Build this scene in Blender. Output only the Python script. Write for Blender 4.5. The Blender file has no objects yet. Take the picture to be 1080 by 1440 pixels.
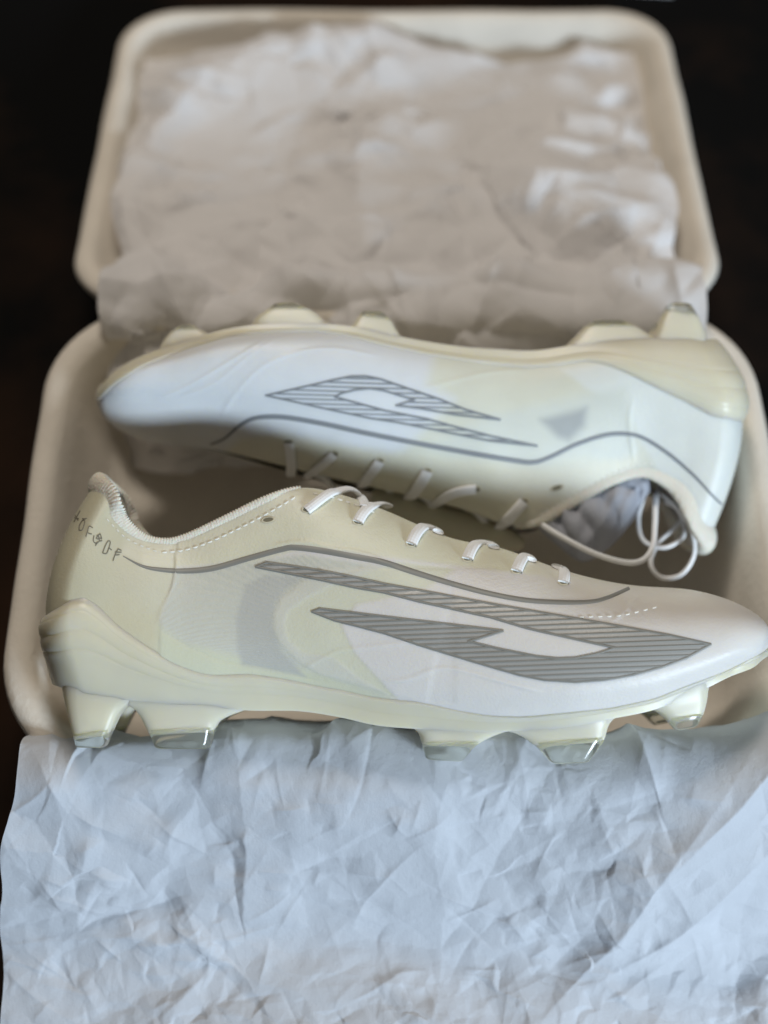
import bpy, bmesh, math, random
import numpy as np
from mathutils import Vector, Matrix
from mathutils.bvhtree import BVHTree
from mathutils.geometry import delaunay_2d_cdt
from mathutils import noise as mnoise
random.seed(4); np.random.seed(4)
SC = bpy.context.scene
COL = SC.collection

# ------------------------------------------------------------------ camera
PITCH = math.radians(59.0)
CAM = np.array([0.0, -0.2525, 0.589])            # the rim of the box is z = 0
F = np.array([0.0, math.cos(PITCH), -math.sin(PITCH)])
U = np.array([0.0, math.sin(PITCH), math.cos(PITCH)])
R = np.array([1.0, 0.0, 0.0])
FPX = 2045.0                                      # focal length in pixels of the 1080x1440 frame
cam_data = bpy.data.cameras.new("camera")
cam = bpy.data.objects.new("camera", cam_data); COL.objects.link(cam)
cam.location = CAM
cam.rotation_euler = (math.pi/2 - PITCH, 0, 0)
cam_data.sensor_fit = 'VERTICAL'; cam_data.sensor_height = 36.0
cam_data.lens = FPX/1440.0*36.0
cam_data.clip_start = 0.01; cam_data.clip_end = 50
cam_data.dof.use_dof = True
cam_data.dof.focus_distance = 0.604
cam_data.dof.aperture_fstop = 3.3
SC.camera = cam

# ------------------------------------------------------------------ light
SC.view_settings.view_transform = 'Standard'; SC.view_settings.look = 'None'
SC.view_settings.exposure = -0.15; SC.view_settings.gamma = 1.0
W_ = bpy.data.worlds.new("World"); SC.world = W_; W_.use_nodes = True
bg = W_.node_tree.nodes['Background']
bg.inputs[0].default_value = (1.0, 0.91, 0.80, 1); bg.inputs[1].default_value = 0.075

def area(name, loc, target, sx, sy, power, color):
    d = bpy.data.lights.new(name, 'AREA'); d.shape = 'RECTANGLE'
    d.size = sx; d.size_y = sy; d.energy = power; d.color = color
    o = bpy.data.objects.new(name, d); COL.objects.link(o); o.location = loc
    o.rotation_euler = (Vector(target)-Vector(loc)).to_track_quat('-Z', 'Y').to_euler()
    return o
area('window_light', (1.05, -1.35, 0.66), (0, 0.05, 0), 0.42, 0.28, 43, (0.72, 0.86, 1.0))
area('room_light', (-0.15, 1.15, 1.60), (0, 0.2, 0), 0.5, 0.35, 18.5, (1.0, 0.91, 0.80))
SC.cycles.use_denoising = True

# ------------------------------------------------------------------ helpers
def tag(o, label=None, cat=None, group=None, kind=None):
    if label: o['label'] = label
    if cat: o['category'] = cat
    if group: o['group'] = group
    if kind: o['kind'] = kind
    return o

def empty(name, loc):
    o = bpy.data.objects.new(name, None); COL.objects.link(o); o.location = loc
    o.empty_display_size = 0.01
    return o

def mesh_obj(name, verts, faces, mat, parent=None, smooth=True, colors=None):
    me = bpy.data.meshes.new(name)
    me.from_pydata([tuple(map(float, v)) for v in verts], [], [tuple(map(int, f)) for f in faces])
    me.update()
    if smooth: me.polygons.foreach_set('use_smooth', [True]*len(me.polygons))
    if colors is not None:
        a = me.color_attributes.new('tint', 'FLOAT_COLOR', 'POINT')
        c = np.ones((len(verts), 4), dtype=np.float32); c[:, :colors.shape[1]] = colors
        a.data.foreach_set('color', c.ravel())
    if mat: me.materials.append(mat)
    o = bpy.data.objects.new(name, me); COL.objects.link(o)
    if parent is not None:
        o.parent = parent
        # meshes are written in world coordinates; only the root Empty has a location
        if parent.parent is None: o.matrix_parent_inverse = Matrix.Translation(-parent.location)
    return o

class MB:
    """collects loose shapes for one mesh"""
    def __init__(s): s.v = []; s.f = []
    def add(s, verts, faces):
        b = len(s.v); s.v += [tuple(map(float, v)) for v in verts]; s.f += [tuple(int(i)+b for i in f) for f in faces]
    def build(s, name, mat, parent=None, smooth=True): return mesh_obj(name, s.v, s.f, mat, parent, smooth)

def grid_faces(n, m, wrap_n=False, wrap_m=False, base=0, flip=False):
    fs = []
    for i in range(n if wrap_n else n-1):
        for j in range(m if wrap_m else m-1):
            a = i*m+j; b = ((i+1) % n)*m+j; c = ((i+1) % n)*m+(j+1) % m; d = i*m+(j+1) % m
            fs.append((a+base, d+base, c+base, b+base) if flip else (a+base, b+base, c+base, d+base))
    return fs

def catmull(P, t):
    """P: (K,D) control values, t: array in [0,K-1]"""
    P = np.asarray(P, float)
    if P.ndim == 1: P = P[:, None]
    K = len(P); t = np.clip(np.asarray(t, float), 0, K-1-1e-9)
    i = np.floor(t).astype(int); f = (t-i)[:, None]
    g = lambda k: P[np.clip(k, 0, K-1)]
    p0, p1, p2, p3 = g(i-1), g(i), g(i+1), g(i+2)
    lo = (i == 0)[:, None]; hi = (i >= K-2)[:, None]
    p0 = np.where(lo, 2*p1-p2, p0); p3 = np.where(hi, 2*p2-p1, p3)
    return 0.5*((2*p1)+(-p0+p2)*f+(2*p0-5*p1+4*p2-p3)*f*f+(-p0+3*p1-3*p2+p3)*f**3)

def resample(pts, step, smooth=True):
    pts = np.asarray(pts, float)
    if smooth and len(pts) > 2:
        pts = catmull(pts, np.linspace(0, len(pts)-1, (len(pts)-1)*12+1))
    d = np.r_[0, np.cumsum(np.linalg.norm(np.diff(pts, axis=0), axis=1))]
    n = max(2, int(round(d[-1]/step))+1)
    q = np.linspace(0, d[-1], n)
    return np.stack([np.interp(q, d, pts[:, k]) for k in range(pts.shape[1])], 1)

def ray(px, py): return F + (px-540.0)/FPX*R + (720.0-py)/FPX*U
def project(P):
    d = np.asarray(P)-CAM
    z = d@F
    return np.stack([540+FPX*(d@R)/z, 720-FPX*(d@U)/z], -1)

def sstep(a, b, x):
    t = np.clip((x-a)/(b-a), 0, 1); return t*t*(3-2*t)

def poly_sd(poly, pts):
    """signed distance in px, positive inside"""
    poly = np.asarray(poly, float); x, y = pts[:, 0], pts[:, 1]
    ins = np.zeros(len(pts), bool); dmin = np.full(len(pts), 1e9)
    for k in range(len(poly)):
        a = poly[k]; b = poly[(k+1) % len(poly)]
        c = (a[1] > y) != (b[1] > y)
        with np.errstate(divide='ignore', invalid='ignore'):
            xi = (b[0]-a[0])*(y-a[1])/(b[1]-a[1]+1e-12)+a[0]
        ins ^= c & (x < xi)
        ab = b-a; t = np.clip(((pts-a)@ab)/(ab@ab+1e-12), 0, 1)
        dmin = np.minimum(dmin, np.linalg.norm(pts-(a+t[:, None]*ab), axis=1))
    return np.where(ins, dmin, -dmin)
def line_dist(line, pts):
    line = np.asarray(line, float); dmin = np.full(len(pts), 1e9)
    for a, b in zip(line[:-1], line[1:]):
        ab = b-a; t = np.clip(((pts-a)@ab)/(ab@ab+1e-12), 0, 1)
        dmin = np.minimum(dmin, np.linalg.norm(pts-(a+t[:, None]*ab), axis=1))
    return dmin

# ------------------------------------------------------------------ materials
def new_mat(name):
    m = bpy.data.materials.new(name); m.use_nodes = True
    nt = m.node_tree; b = nt.nodes['Principled BSDF']
    return m, nt, b
def bump(nt, b, height_socket, strength, dist=0.001, prev=None):
    n = nt.nodes.new('ShaderNodeBump'); n.inputs['Strength'].default_value = strength
    n.inputs['Distance'].default_value = dist
    nt.links.new(height_socket, n.inputs['Height'])
    if prev is not None: nt.links.new(prev, n.inputs['Normal'])
    nt.links.new(n.outputs[0], b.inputs['Normal']); return n.outputs[0]
def noise_n(nt, scale, detail=4, rough=0.55, co=None):
    n = nt.nodes.new('ShaderNodeTexNoise'); n.inputs['Scale'].default_value = scale
    n.inputs['Detail'].default_value = detail; n.inputs['Roughness'].default_value = rough
    if co is None:
        tc = nt.nodes.new('ShaderNodeTexCoord'); co = tc.outputs['Object']
    nt.links.new(co, n.inputs['Vector']); return n
def ramp_mix(nt, fac, c1, c2, lo=0.3, hi=0.7):
    r = nt.nodes.new('ShaderNodeValToRGB'); r.color_ramp.elements[0].position = lo; r.color_ramp.elements[1].position = hi
    r.color_ramp.elements[0].color = (*c1, 1); r.color_ramp.elements[1].color = (*c2, 1)
    nt.links.new(fac, r.inputs[0]); return r

def mat_upper():
    m, nt, b = new_mat('boot_upper')
    at = nt.nodes.new('ShaderNodeAttribute'); at.attribute_name = 'tint'
    nz = noise_n(nt, 60, 5)
    mr = nt.nodes.new('ShaderNodeMapRange'); mr.inputs[3].default_value = 0.93; mr.inputs[4].default_value = 1.05
    nt.links.new(nz.outputs[0], mr.inputs[0])
    mx = nt.nodes.new('ShaderNodeVectorMath'); mx.operation = 'SCALE'
    nt.links.new(at.outputs['Color'], mx.inputs[0]); nt.links.new(mr.outputs[0], mx.inputs['Scale'])
    nt.links.new(mx.outputs[0], b.inputs['Base Color'])
    b.inputs['Roughness'].default_value = 0.42
    b.inputs['Subsurface Weight'].default_value = 0.5
    b.inputs['Subsurface Radius'].default_value = (1.0, 0.9, 0.6); b.inputs['Subsurface Scale'].default_value = 0.003
    b.inputs['Specular IOR Level'].default_value = 0.4
    f = noise_n(nt, 900, 3, 0.6); n1 = bump(nt, b, f.outputs[0], 0.28, 0.0005)
    g = noise_n(nt, 210, 4, 0.6); n2 = bump(nt, b, g.outputs[0], 0.13, 0.001, n1)
    wv = nt.nodes.new('ShaderNodeTexWave'); wv.bands_direction = 'Z'; wv.inputs['Scale'].default_value = 620; wv.inputs['Distortion'].default_value = 0.6; wv.inputs['Detail Scale'].default_value = 3
    tc = nt.nodes.new('ShaderNodeTexCoord'); nt.links.new(tc.outputs['Object'], wv.inputs['Vector'])
    kn = nt.nodes.new('ShaderNodeMath'); kn.operation = 'MULTIPLY'; nt.links.new(wv.outputs['Fac'], kn.inputs[0])
    inv = nt.nodes.new('ShaderNodeMath'); inv.operation = 'SUBTRACT'; inv.inputs[0].default_value = 1.0; nt.links.new(at.outputs['Alpha'], inv.inputs[1]); nt.links.new(inv.outputs[0], kn.inputs[1])
    bump(nt, b, kn.outputs[0], 0.16, 0.0004, n2)
    return m
def mat_sole():
    m, nt, b = new_mat('milky_sole')
    nz = noise_n(nt, 35, 3)
    r = ramp_mix(nt, nz.outputs[0], (0.84, 0.785, 0.61), (0.88, 0.835, 0.68))
    nt.links.new(r.outputs[0], b.inputs['Base Color'])
    b.inputs['Roughness'].default_value = 0.42
    b.inputs['Subsurface Weight'].default_value = 0.9
    b.inputs['Subsurface Radius'].default_value = (1.0, 0.95, 0.55); b.inputs['Subsurface Scale'].default_value = 0.006
    b.inputs['Coat Weight'].default_value = 0.10; b.inputs['Coat Roughness'].default_value = 0.3
    b.inputs['Transmission Weight'].default_value = 0.18
    return m
def mat_clear():
    m, nt, b = new_mat('clear_stud')
    b.inputs['Base Color'].default_value = (0.90, 0.92, 0.86, 1)
    b.inputs['Roughness'].default_value = 0.12; b.inputs['IOR'].default_value = 1.3
    b.inputs['Transmission Weight'].default_value = 0.9
    return m
def mat_simple(name, col, rough=0.6, bscale=None, bstr=0.3, sss=0, metal=0, spec=0.5, var=0.0):
    m, nt, b = new_mat(name)
    b.inputs['Base Color'].default_value = (*col, 1); b.inputs['Roughness'].default_value = rough
    b.inputs['Metallic'].default_value = metal; b.inputs['Specular IOR Level'].default_value = spec
    if sss:
        b.inputs['Subsurface Weight'].default_value = sss; b.inputs['Subsurface Scale'].default_value = 0.003
    if bscale:
        n = noise_n(nt, bscale, 4); bump(nt, b, n.outputs[0], bstr, 0.001)
    if var:
        n = noise_n(nt, 40, 5)
        r = ramp_mix(nt, n.outputs[0], tuple(c*(1-var) for c in col), tuple(min(1, c*(1+var)) for c in col))
        nt.links.new(r.outputs[0], b.inputs['Base Color'])
    return m
def mat_paper(name, col, trans, fib=1.0):
    m, nt, b = new_mat(name)
    out = nt.nodes['Material Output']
    n = noise_n(nt, 45, 6, 0.65)
    r = ramp_mix(nt, n.outputs[0], tuple(c*0.95 for c in col), col)
    nt.links.new(r.outputs[0], b.inputs['Base Color'])
    b.inputs['Roughness'].default_value = 0.62; b.inputs['Specular IOR Level'].default_value = 0.3
    f = noise_n(nt, 260, 6, 0.7); n1 = bump(nt, b, f.outputs[0], 0.40*fib, 0.0010)
    g = noise_n(nt, 1100, 3, 0.7); bump(nt, b, g.outputs[0], 0.20*fib, 0.0004, n1)
    t = nt.nodes.new('ShaderNodeBsdfTranslucent'); nt.links.new(r.outputs[0], t.inputs[0])
    mx = nt.nodes.new('ShaderNodeMixShader'); mx.inputs[0].default_value = trans
    nt.links.new(b.outputs[0], mx.inputs[1]); nt.links.new(t.outputs[0], mx.inputs[2])
    nt.links.new(mx.outputs[0], out.inputs[0])
    return m
def mat_lace():
    m, nt, b = new_mat('braided_lace')
    b.inputs['Base Color'].default_value = (0.95, 0.95, 0.95, 1); b.inputs['Roughness'].default_value = 0.5
    at = nt.nodes.new('ShaderNodeAttribute'); at.attribute_name = 'tint'
    sep = nt.nodes.new('ShaderNodeSeparateColor'); nt.links.new(at.outputs['Color'], sep.inputs[0])
    def wave(sx, sy):
        a1 = nt.nodes.new('ShaderNodeMath'); a1.operation = 'MULTIPLY'; a1.inputs[1].default_value = sx; nt.links.new(sep.outputs[0], a1.inputs[0])
        a2 = nt.nodes.new('ShaderNodeMath'); a2.operation = 'MULTIPLY_ADD'; a2.inputs[1].default_value = sy
        nt.links.new(sep.outputs[1], a2.inputs[0]); nt.links.new(a1.outputs[0], a2.inputs[2])
        s = nt.nodes.new('ShaderNodeMath'); s.operation = 'SINE'; nt.links.new(a2.outputs[0], s.inputs[0]); return s
    s1 = wave(6.0, 26.0); s2 = wave(6.0, -26.0)
    mu = nt.nodes.new('ShaderNodeMath'); mu.operation = 'MULTIPLY'; nt.links.new(s1.outputs[0], mu.inputs[0]); nt.links.new(s2.outputs[0], mu.inputs[1])
    bump(nt, b, mu.outputs[0], 0.22, 0.0003)
    return m
M_UP = mat_upper(); M_SOLE = mat_sole(); M_CLEAR = mat_clear(); M_LACE = mat_lace()
M_KNIT = mat_simple('knit_collar', (0.80, 0.76, 0.66), 0.85, 700, 0.6, sss=0.2)
M_LINING = mat_simple('lining_fabric', (0.50, 0.48, 0.44), 0.9, 500, 0.4)
M_SILVER = mat_simple('silver_line', (0.25, 0.245, 0.22), 0.5, metal=0.1)
M_FILM = mat_simple('silver_film', (0.42, 0.41, 0.385), 0.42, 900, 0.15, metal=0.15)
M_GREY = mat_simple('grey_line', (0.24, 0.255, 0.27), 0.5)
M_STITCH = mat_simple('stitch_thread', (0.86, 0.84, 0.76), 0.6)
M_HOLE = mat_simple('eyelet_dark', (0.20, 0.18, 0.12), 0.8)
M_INK = mat_simple('grey_ink', (0.20, 0.185, 0.14), 0.6)
M_BOX = mat_simple('moulded_pulp', (0.74, 0.685, 0.60), 0.85, 300, 0.45, var=0.05)
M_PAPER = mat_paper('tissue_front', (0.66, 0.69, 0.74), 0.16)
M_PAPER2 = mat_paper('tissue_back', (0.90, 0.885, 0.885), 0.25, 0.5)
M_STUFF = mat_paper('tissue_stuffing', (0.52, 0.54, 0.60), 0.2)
def mat_table():
    m, nt, b = new_mat('dark_table')
    n = noise_n(nt, 3.2, 6, 0.6)
    r = ramp_mix(nt, n.outputs[0], (0.004, 0.004, 0.004), (0.035, 0.018, 0.010), 0.45, 0.75)
    nt.links.new(r.outputs[0], b.inputs['Base Color']); b.inputs['Roughness'].default_value = 0.85
    b.inputs['Specular IOR Level'].default_value = 0.05
    return m
M_TABLE = mat_table()

# ------------------------------------------------------------------ shoe frame
class Frame:
    def __init__(s, px, py, depth, theta, up):
        s.O = CAM + depth*ray(px, py)
        c, n = math.cos(theta), math.sin(theta)
        s.ew = -c*F + n*U
        s.ev = (c*U + n*F) if up else (-c*U - n*F)
        s.ex = R
    def P(s, u, v, w):
        u, v, w = np.broadcast_arrays(np.asarray(u, float), np.asarray(v, float), np.asarray(w, float))
        return s.O + u[..., None]*s.ex + v[..., None]*s.ev + w[..., None]*s.ew
    def un(s, px, w=0.0):
        px = np.atleast_2d(np.asarray(px, float)); w = np.broadcast_to(np.asarray(w, float), len(px))
        out = []
        for (x, y), ww in zip(px, w):
            d = ray(x, y); O2 = s.O+ww*s.ew
            t = ((O2-CAM)@s.ew)/(d@s.ew); q = CAM+t*d-O2
            out.append((q@s.ex, q@s.ev))
        return np.array(out)

class Shoe:
    """one boot: side plane lies in the frame, lofted through stations heel -> toe"""
    def __init__(s, frame, st, welt, up, NI=520, NJ=150, heel_k=1.6, toe_k=3.5):
        s.fr = frame; s.up = up
        K = len(st)
        W = np.array([r[3] for r in st]); G = np.array([r[4] for r in st]); O_ = np.array([r[5] for r in st])
        kk = np.arange(K)
        endf = lambda k: np.sqrt(np.clip(1-(1-np.clip(k/heel_k, 0, 1))**2, 0, 1))*np.sqrt(np.clip(1-(1-np.clip((K-1-k)/toe_k, 0, 1))**2, 0, 1))
        ef = endf(kk.astype(float))
        T = frame.un([r[0] for r in st], W*ef*G*O_)
        B = frame.un([r[2] for r in st], W*ef*0.8)
        Mraw = []
        for k, r in enumerate(st):
            if r[1] is None: Mraw.append((T[k]+B[k])/2)
            else: Mraw.append(frame.un([r[1]], W[k]*ef[k]*0.5)[0])
        Mm = np.array(Mraw)
        t = np.linspace(0, 1, NI); t = 0.45*t+0.55*(0.5-0.5*np.cos(math.pi*t))
        s.k = t*(K-1)
        s.T = catmull(T, s.k); s.B = catmull(B, s.k); s.M = catmull(Mm, s.k)
        s.W = catmull(W, s.k)[:, 0]*endf(s.k); s.G = catmull(G, s.k)[:, 0]; s.Op = np.clip(catmull(O_, s.k)[:, 0], 0, 1)
        s.NI, s.NJ = NI, NJ
        ss = 0.5-0.5*np.cos(np.linspace(0, math.pi, NJ)); ss = 0.5*ss+0.5*np.linspace(0, 1, NJ)
        s.s = ss
        S = ss[None, :, None]
        uv = s.B[:, None]*(1-S)*(1-2*S) + s.M[:, None]*4*S*(1-S) + s.T[:, None]*S*(2*S-1)
        s0 = 0.30; q = np.clip((ss-s0)/(1-s0), 0, 1)
        closed = (1-q**2.3)**(1/1.9)
        lowf = np.where(ss < s0, 1-0.22*((s0-ss)/s0)**2.4, 1)
        closed = closed*lowf
        openf = (1-(1-s.G[:, None])*q[None]**1.5)*lowf[None]
        f = closed[None]*(1-s.Op[:, None])+openf*s.Op[:, None]
        s.w = s.W[:, None]*f
        s.u, s.v = uv[..., 0], uv[..., 1]
        s.pos = frame.P(s.u, s.v, s.w)
        px = project(s.pos)
        # welt line
        s.px = px
        wl = np.asarray(welt, float); wl = wl[np.argsort(wl[:, 0])]
        s.sw = np.zeros(NI)
        for i in range(NI):
            wy = np.interp(px[i, :, 0], wl[:, 0], wl[:, 1])
            above = (px[i, :, 1] < wy) if up else (px[i, :, 1] > wy)
            j = np.argmax(above) if above.any() else NJ-1
            s.sw[i] = ss[max(j, 2)]
        ker = np.ones(9)/9; s.sw = np.convolve(np.pad(s.sw, 4, 'edge'), ker, 'valid')
        s.emboss = np.zeros((NI, NJ)); s.col = np.ones((NI, NJ, 3))*0.75; s.knit = np.zeros((NI, NJ))
    def finish_body(s, parent):
        fr = s.fr
        w = s.w + s.emboss*np.clip(s.w/0.01, 0, 1)
        A = fr.P(s.u, s.v, w); Bm = fr.P(s.u, s.v, -w)
        s.posA = A
        # one loop per station: +side from top to bottom, -side from bottom to top
        L = np.concatenate([A[:, ::-1], Bm], 1); cc_ = np.concatenate([s.col, (1-s.knit)[..., None]], 2); C = np.concatenate([cc_[:, ::-1], cc_], 1)
        n, m = L.shape[:2]
        faces = grid_faces(n, m, flip=not s.up)
        o = mesh_obj('upper', L.reshape(-1, 3), faces, M_UP, parent, True, C.reshape(-1, 4))
        s.bvh = BVHTree.FromPolygons([tuple(p) for p in L.reshape(-1, 3)], faces)
        bm = bmesh.new(); bm.from_mesh(o.data); bmesh.ops.remove_doubles(bm, verts=bm.verts, dist=1e-5)
        bmesh.ops.recalc_face_normals(bm, faces=bm.faces); bm.to_mesh(o.data); bm.free()
        s.upper = o
        return o
    def hit(s, px, off=0.0003):
        d = Vector(ray(*px)); r = s.bvh.ray_cast(Vector(CAM), d.normalized())
        if r[0] is None: return None, None
        n = r[1]
        if n.dot(d) > 0: n = -n
        return np.array(r[0]+n*off), np.array(n)
    def lining(s, parent, kmax):
        idx = [i for i in range(0, s.NI, 4) if s.k[i] <= kmax]; js = list(range(s.NJ-1, int(s.NJ*0.18), -5))
        rows = []
        for i in idx:
            th = 0.0028
            ww = np.maximum(s.w[i, js]-th, 0.0003)
            uu = s.u[i, js]; vv = s.v[i, js]
            sgn = 1 if s.fr.un([(600, 700)])[0][0] < s.fr.un([(700, 700)])[0][0] else 1
            shift = 0.003*np.exp(-s.k[i]*1.2)*(1 if s.up else -1)
            A = s.fr.P(uu+shift, vv, ww); Bm = s.fr.P(uu+shift, vv, -ww)
            rows.append(np.concatenate([A, Bm[::-1]], 0))
        L = np.array(rows)
        mesh_obj('lining', L.reshape(-1, 3), grid_faces(*L.shape[:2]), M_LINING, parent)
    def collar(s, parent, kmax, r0, r1):
        idx = [i for i in range(0, s.NI) if s.k[i] <= kmax]
        side = [s.fr.P(s.u[i, -1], s.v[i, -1], sg*s.w[i, -1]) for sg, rng in ((-1, idx[::-1]), (1, idx[1:])) for i in rng]
        pts = resample(np.array(side), 0.0004, smooth=False)
        n = len(pts)
        for _ in range(6): pts[1:-1] = (pts[:-2]+pts[1:-1]*2+pts[2:])/4
        tan = np.gradient(pts, axis=0); tan /= np.linalg.norm(tan, axis=1)[:, None]
        V = []; m = 20
        mid = (n-1)/2
        for i in range(n):
            a = np.cross(tan[i], s.fr.ev); a /= np.linalg.norm(a)+1e-9; b = np.cross(tan[i], a)
            e = abs(i-mid)/mid
            rr = r0+(r1-r0)*sstep(0, 0.5, e)
            for j in range(m):
                th = 2*math.pi*j/m
                rib = 1+0.11*math.sin(i*0.0004/0.0013*2*math.pi+2*math.sin(th))
                V.append(pts[i]-s.fr.ev*rr*1.05+rr*rib*((0.5+0.55*(1-sstep(0, .16, e)))*math.cos(th)*a+1.45*math.sin(th)*b))
        mesh_obj('collar', V, grid_faces(n, m, wrap_m=True), M_KNIT, parent)
    def plate(s, parent, heel_off, toe_off, ribs=True, ripple_k=4.5):
        nr = 96; ni = s.NI
        rows = []; t = np.linspace(0, 1, nr)
        # normals of the grid
        gu = np.gradient(s.pos, axis=0); gv = np.gradient(s.pos, axis=1)
        nrm = np.cross(gu, gv); nrm /= np.linalg.norm(nrm, axis=2)[..., None]+1e-12
        sg = np.sign((nrm@s.fr.ew)[ni//2, s.NJ//2]); nrm *= sg
        keep = list(range(0, ni, 2))
        if keep[-1] != ni-1: keep.append(ni-1)
        for i in keep:
            hk = math.exp(-(s.k[i]/2.6)**2)
            off = toe_off+(heel_off-toe_off)*hk
            P = []; 
            for tt in t:
                sv = s.sw[i]*tt; j = np.interp(sv, s.s, np.arange(s.NJ)); j0 = min(int(j), s.NJ-2); fj = j-j0
                p = s.pos[i, j0]*(1-fj)+s.pos[i, j0+1]*fj; n = nrm[i, j0]*(1-fj)+nrm[i, j0+1]*fj
                edge = (1-sstep(0.80, 1.0, tt)*1.2)
                o = off*edge
                if ribs: o += math.exp(-(s.k[i]/4.2)**2)*0.00060*(abs(math.sin(tt*15+0.12*s.k[i]))**0.5)*sstep(.25, .45, tt)*(1-sstep(.9, 1.0, tt))
                P.append(p+n*o)
            P = np.array(P)
            low = -0.0022*s.fr.ev
            P = P + low*np.clip(1-t*3, 0, 1)[:, None]
            rel = P-s.fr.O; w = rel@s.fr.ew
            Q = P-2*w[:, None]*s.fr.ew
            rows.append(np.concatenate([P[::-1], Q], 0))
        L = np.array(rows); n, m = L.shape[:2]
        faces = grid_faces(n, m, flip=not s.up)
        o = mesh_obj('sole_plate', L.reshape(-1, 3), faces, M_SOLE, parent)
        bm = bmesh.new(); bm.from_mesh(o.data); bmesh.ops.remove_doubles(bm, verts=bm.verts, dist=1e-5)
        bmesh.ops.recalc_face_normals(bm, faces=bm.faces); bm.to_mesh(o.data); bm.free()
    def stud(s, parent, left, right, tip_from, wc, b_root, b_tip, root_shift=0.006, facets=5.0, heel_o=0.0026, toe_o=0.0008):
        """left / right silhouettes in px from root to tip (same count)"""
        near = wc > 0
        mid0 = (np.array(left[0])+np.array(right[0]))/2
        um = s.fr.un([mid0], 0.03)[0][0]
        zs_ = sorted(zip(s.B[:, 0], s.W*0.78+0.0004+toe_o+(heel_o-toe_o)*np.exp(-(s.k/2.6)**2)))
        zu, zw = np.array([z[0] for z in zs_]), np.array([z[1] for z in zs_])
        wp = np.interp(um, *zip(*sorted(zip(s.B[:, 0], s.W*0.79+toe_o+(heel_o-toe_o)*np.exp(-(s.k/2.6)**2)))))
        L = s.fr.un(left, wp-0.002); Rr = s.fr.un(right, wp-0.002)
        K = len(L); N = 26
        tt = np.linspace(0, K-1, N); Ls = catmull(L, tt); Rs = catmull(Rr, tt)
        def rows(a, b, cap, grow=0.0, ex=facets, deep=True):
            V = []; m = 40
            sel = [i for i in range(N) if a <= i/(N-1) <= b]
            if deep:   # root buried in the sole
                pass
            for q, i in enumerate(sel):
                f = i/(N-1)
                lu, lv = Ls[i]; ru, rv = Rs[i]
                bb = b_tip+(b_root-b_tip)*(1-f)**1.8
                wc = (wp-0.0003-0.0045*f**1.6-bb)*(1 if near else -1); bb += grow
                for j in range(m):
                    th = 2*math.pi*j/m; c, sn = math.cos(th), math.sin(th)
                    cc = abs(c)**(2/ex)*np.sign(c); s2 = abs(sn)**(2/ex)*np.sign(sn)
                    mu, mv = (lu+ru)/2, (lv+rv)/2
                    ux = mu+(ru-lu)/2*cc*(1+grow*8); wq = max(0.006, 0.6*np.interp(ux, zu, zw)+0.4*wp)
                    w3 = (wq+0.0006*max(0, 1-f*2.2)-0.0045*f**1.6-(bb-grow))*(1 if near else -1)
                    V.append(s.fr.P(ux, mv+(rv-lv)/2*cc, w3+bb*s2))
            n = len(sel); V = np.array(V); fs = grid_faces(n, m, wrap_m=True)
            # rounded cap at the end, plain cap at the root
            last = V[(n-1)*m:]; cen = last.mean(0)
            base = len(V)
            ring = cen+(last-cen)*0.86 - s.fr.ev*0.0006
            V = np.concatenate([V, ring, [cen-s.fr.ev*0.0007]], 0)
            for j in range(m):
                j2 = (j+1) % m
                fs.append(((n-1)*m+j, base+j, base+j2, (n-1)*m+j2)); fs.append((base+j, base+m, base+j2))
            c0 = V[:m].mean(0); V = np.concatenate([V, [c0]], 0)
            for j in range(m): fs.append((j, (j+1) % m, len(V)-1))
            return V, fs
        V, fs = rows(0, tip_from, True, 0.0)
        o = mesh_obj('stud', V, fs, M_SOLE, parent)
        V, fs = rows(tip_from-0.06, 1.0, True, 0.0004, ex=4.2)
        t = mesh_obj('stud_tip', V, fs, M_CLEAR, o)
        for ob in (o, t):
            bm = bmesh.new(); bm.from_mesh(ob.data); bmesh.ops.recalc_face_normals(bm, faces=bm.faces); bm.to_mesh(ob.data); bm.free()
        return o
    # ---- flat print laid on the surface
    def ribbon(s, mb, pts, width, off=0.00035, step=4.0, smooth=True, th=0.00018):
        P = resample(pts, step, smooth); n = len(P)
        if np.isscalar(width): wd = np.full(n, float(width))
        else: wd = np.interp(np.linspace(0, 1, n), np.linspace(0, 1, len(width)), width)
        tg = np.gradient(P, axis=0); tg /= np.linalg.norm(tg, axis=1)[:, None]+1e-9
        nn = np.stack([-tg[:, 1], tg[:, 0]], 1)
        rows = []
        for i in range(n):
            a = []
            for e, oo in ((-.5, 0.0), (-.38, off), (0, off+th*.2), (.38, off), (.5, 0.0)):
                h, _ = s.hit(P[i]+nn[i]*wd[i]*e, oo)
                if h is None: break
                a.append(h)
            if len(a) == 5: rows.append(a)
            else:
                if len(rows) > 1: V = np.array(rows); mb.add(V.reshape(-1, 3), grid_faces(len(rows), 5))
                rows = []
        if len(rows) > 1:
            V = np.array(rows); mb.add(V.reshape(-1, 3), grid_faces(len(rows), 5))
    def spans(s, poly, y0, slope):
        """x-intervals of the line y = y0 + slope*x inside poly"""
        xs = []
        for k in range(len(poly)):
            a = poly[k]; b = poly[(k+1) % len(poly)]
            fa = a[1]-(y0+slope*a[0]); fb = b[1]-(y0+slope*b[0])
            if (fa > 0) != (fb > 0):
                t = fa/(fa-fb); xs.append(a[0]+t*(b[0]-a[0]))
        xs.sort(); return list(zip(xs[::2], xs[1::2]))
    def hatch(s, mb, poly, slope, spacing, width):
        ys = [p[1]-slope*p[0] for p in poly]; y = min(ys)+spacing*0.6
        while y < max(ys):
            for a, b in s.spans(poly, y, slope):
                if b-a > 6: s.ribbon(mb, [(a+1, y+slope*(a+1)), (b-1, y+slope*(b-1))], width, 0.00026, 6, False)
            y += spacing
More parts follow.
